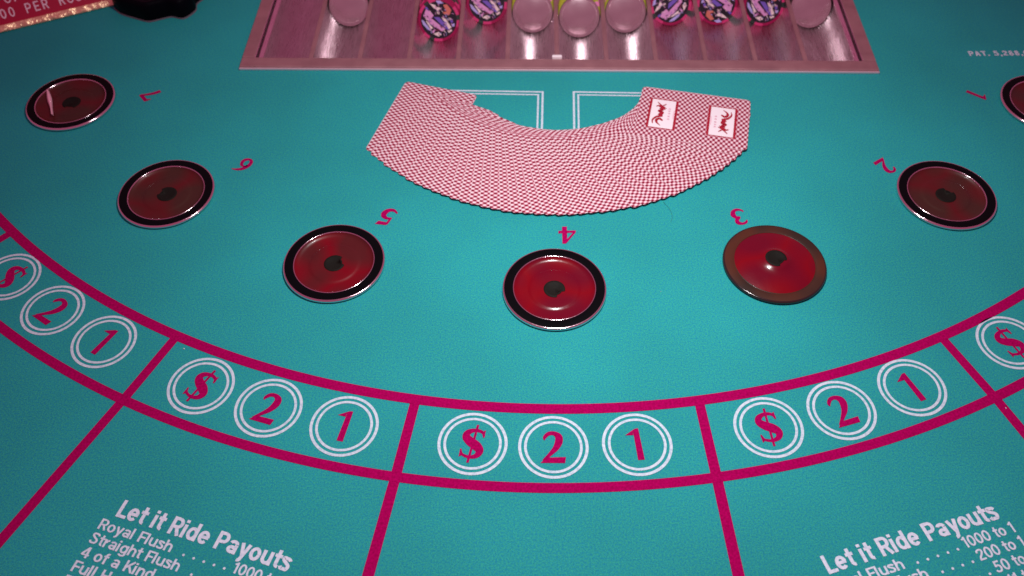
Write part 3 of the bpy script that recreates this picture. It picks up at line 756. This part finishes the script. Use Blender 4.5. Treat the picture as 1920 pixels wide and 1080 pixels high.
px = [(-0.7560, 1.5060), (-0.7390, 1.4880), (-0.7060, 1.4720), (-0.6800, 1.4620), (-0.6600, 1.4690), (-0.6400, 1.4760), (-0.6160, 1.4705), (-0.5990, 1.4950),
      (-0.6010, 1.5180), (-0.5900, 1.5400), (-0.5930, 1.5800), (-0.6160, 1.6050), (-0.6500, 1.6180), (-0.6900, 1.6150), (-0.7200, 1.6050), (-0.7480, 1.5800), (-0.7500, 1.5400)]
cx = sum(q[0] for q in px) / len(px); cy = sum(q[1] for q in px) / len(px)
loop = cat_rom(px + [px[0]], 4)[:-1]
b = bmesh.new(); levels = []
for sc, z in ((0.965, 0), (1.0, 1.5), (0.99, 15), (0.96, 18), (0.80, 18), (0.72, 6), (0.0, 5.5)):
    levels.append([b.verts.new(((x - cx) * S * sc, (y - cy) * S * sc, z * MM)) for x, y in loop] if sc else [b.verts.new((0, 0, z * MM))])
for A, B in zip(levels, levels[1:]):
    n = len(loop)
    for i in range(n):
        j = (i + 1) % n
        b.faces.new((A[i], A[j], B[0]) if len(B) == 1 else (A[i], A[j], B[j], B[i]))
bmesh.ops.recalc_face_normals(b, faces=b.faces)
ash = link('ashtray', b, BLACKGLOSS, None, True); ash.location = P(cx, cy, 0.2)
b = bmesh.new(); A_ = [[b.verts.new(((x - cx) * S * sc, (y - cy) * S * sc, z * MM)) for x, y in loop] for sc, z in ((0.97, 0.1), (1.015, 0.1), (1.012, 1.0), (0.97, 1.1))]
for q0, q1 in zip(A_, A_[1:]):
    for i in range(len(loop)): b.faces.new((q0[i], q0[(i + 1) % len(loop)], q1[(i + 1) % len(loop)], q1[i]))
bmesh.ops.recalc_face_normals(b, faces=b.faces); link('rim_highlight', b, mat('grey_highlight', (0.16, 0.13, 0.16), 0.5), ash)  # grey strip painting a thin highlight along the foot of the dish
tag(ash, 'black dish with a wavy outline standing beside the gold framed sign', 'ashtray')

# ------------------------------------------------------------------ lint and a hair on the felt
b = bmesh.new(); ico = bmesh.ops.create_icosphere(b, subdivisions=1, radius=0.5 * MM)
for v in b.verts: v.co *= random.uniform(0.6, 1.1)
lint0 = link('lint_speck', b, LINT)
for k, (x, y, sc, lab) in enumerate(((-0.4480, 0.7060, 1.2, 'tiny pale lint speck just below the upper magenta line, left side'), (0.2120, 0.795, 0.6, 'tiny pale lint speck on bare felt between the lights by numbers 4 and 3'),
                                     (0.6330, 0.5960, 1.1, 'tiny pale lint speck beside the crossing of magenta lines at right'))):
    o = lint0 if k == 0 else lint0.copy()
    if k: COL.objects.link(o)
    o.location = P(x, y, 0.3); o.scale = (sc, sc, 0.5 * sc); tag(o, lab, 'lint', 'lint specks on the felt')
b = bmesh.new(); q = cat_rom([(0.236, 0.9720), (0.2440, 0.9560), (0.2460, 0.940), (0.2420, 0.9290)], 6); rr = []
for x, y in q: rr.append([b.verts.new(P(x, y, 0.25) + Vector((math.cos(a) * 0.11 * MM, 0, math.sin(a) * 0.11 * MM))) for a in (0, 2.1, 4.2)])
for A, B in zip(rr, rr[1:]):
    for i in range(3): b.faces.new((A[i], A[(i + 1) % 3], B[(i + 1) % 3], B[i]))
h = link('hair', b, HAIR); tag(h, 'thin curved dark hair on the felt below the fan, left of number 3', 'hair')
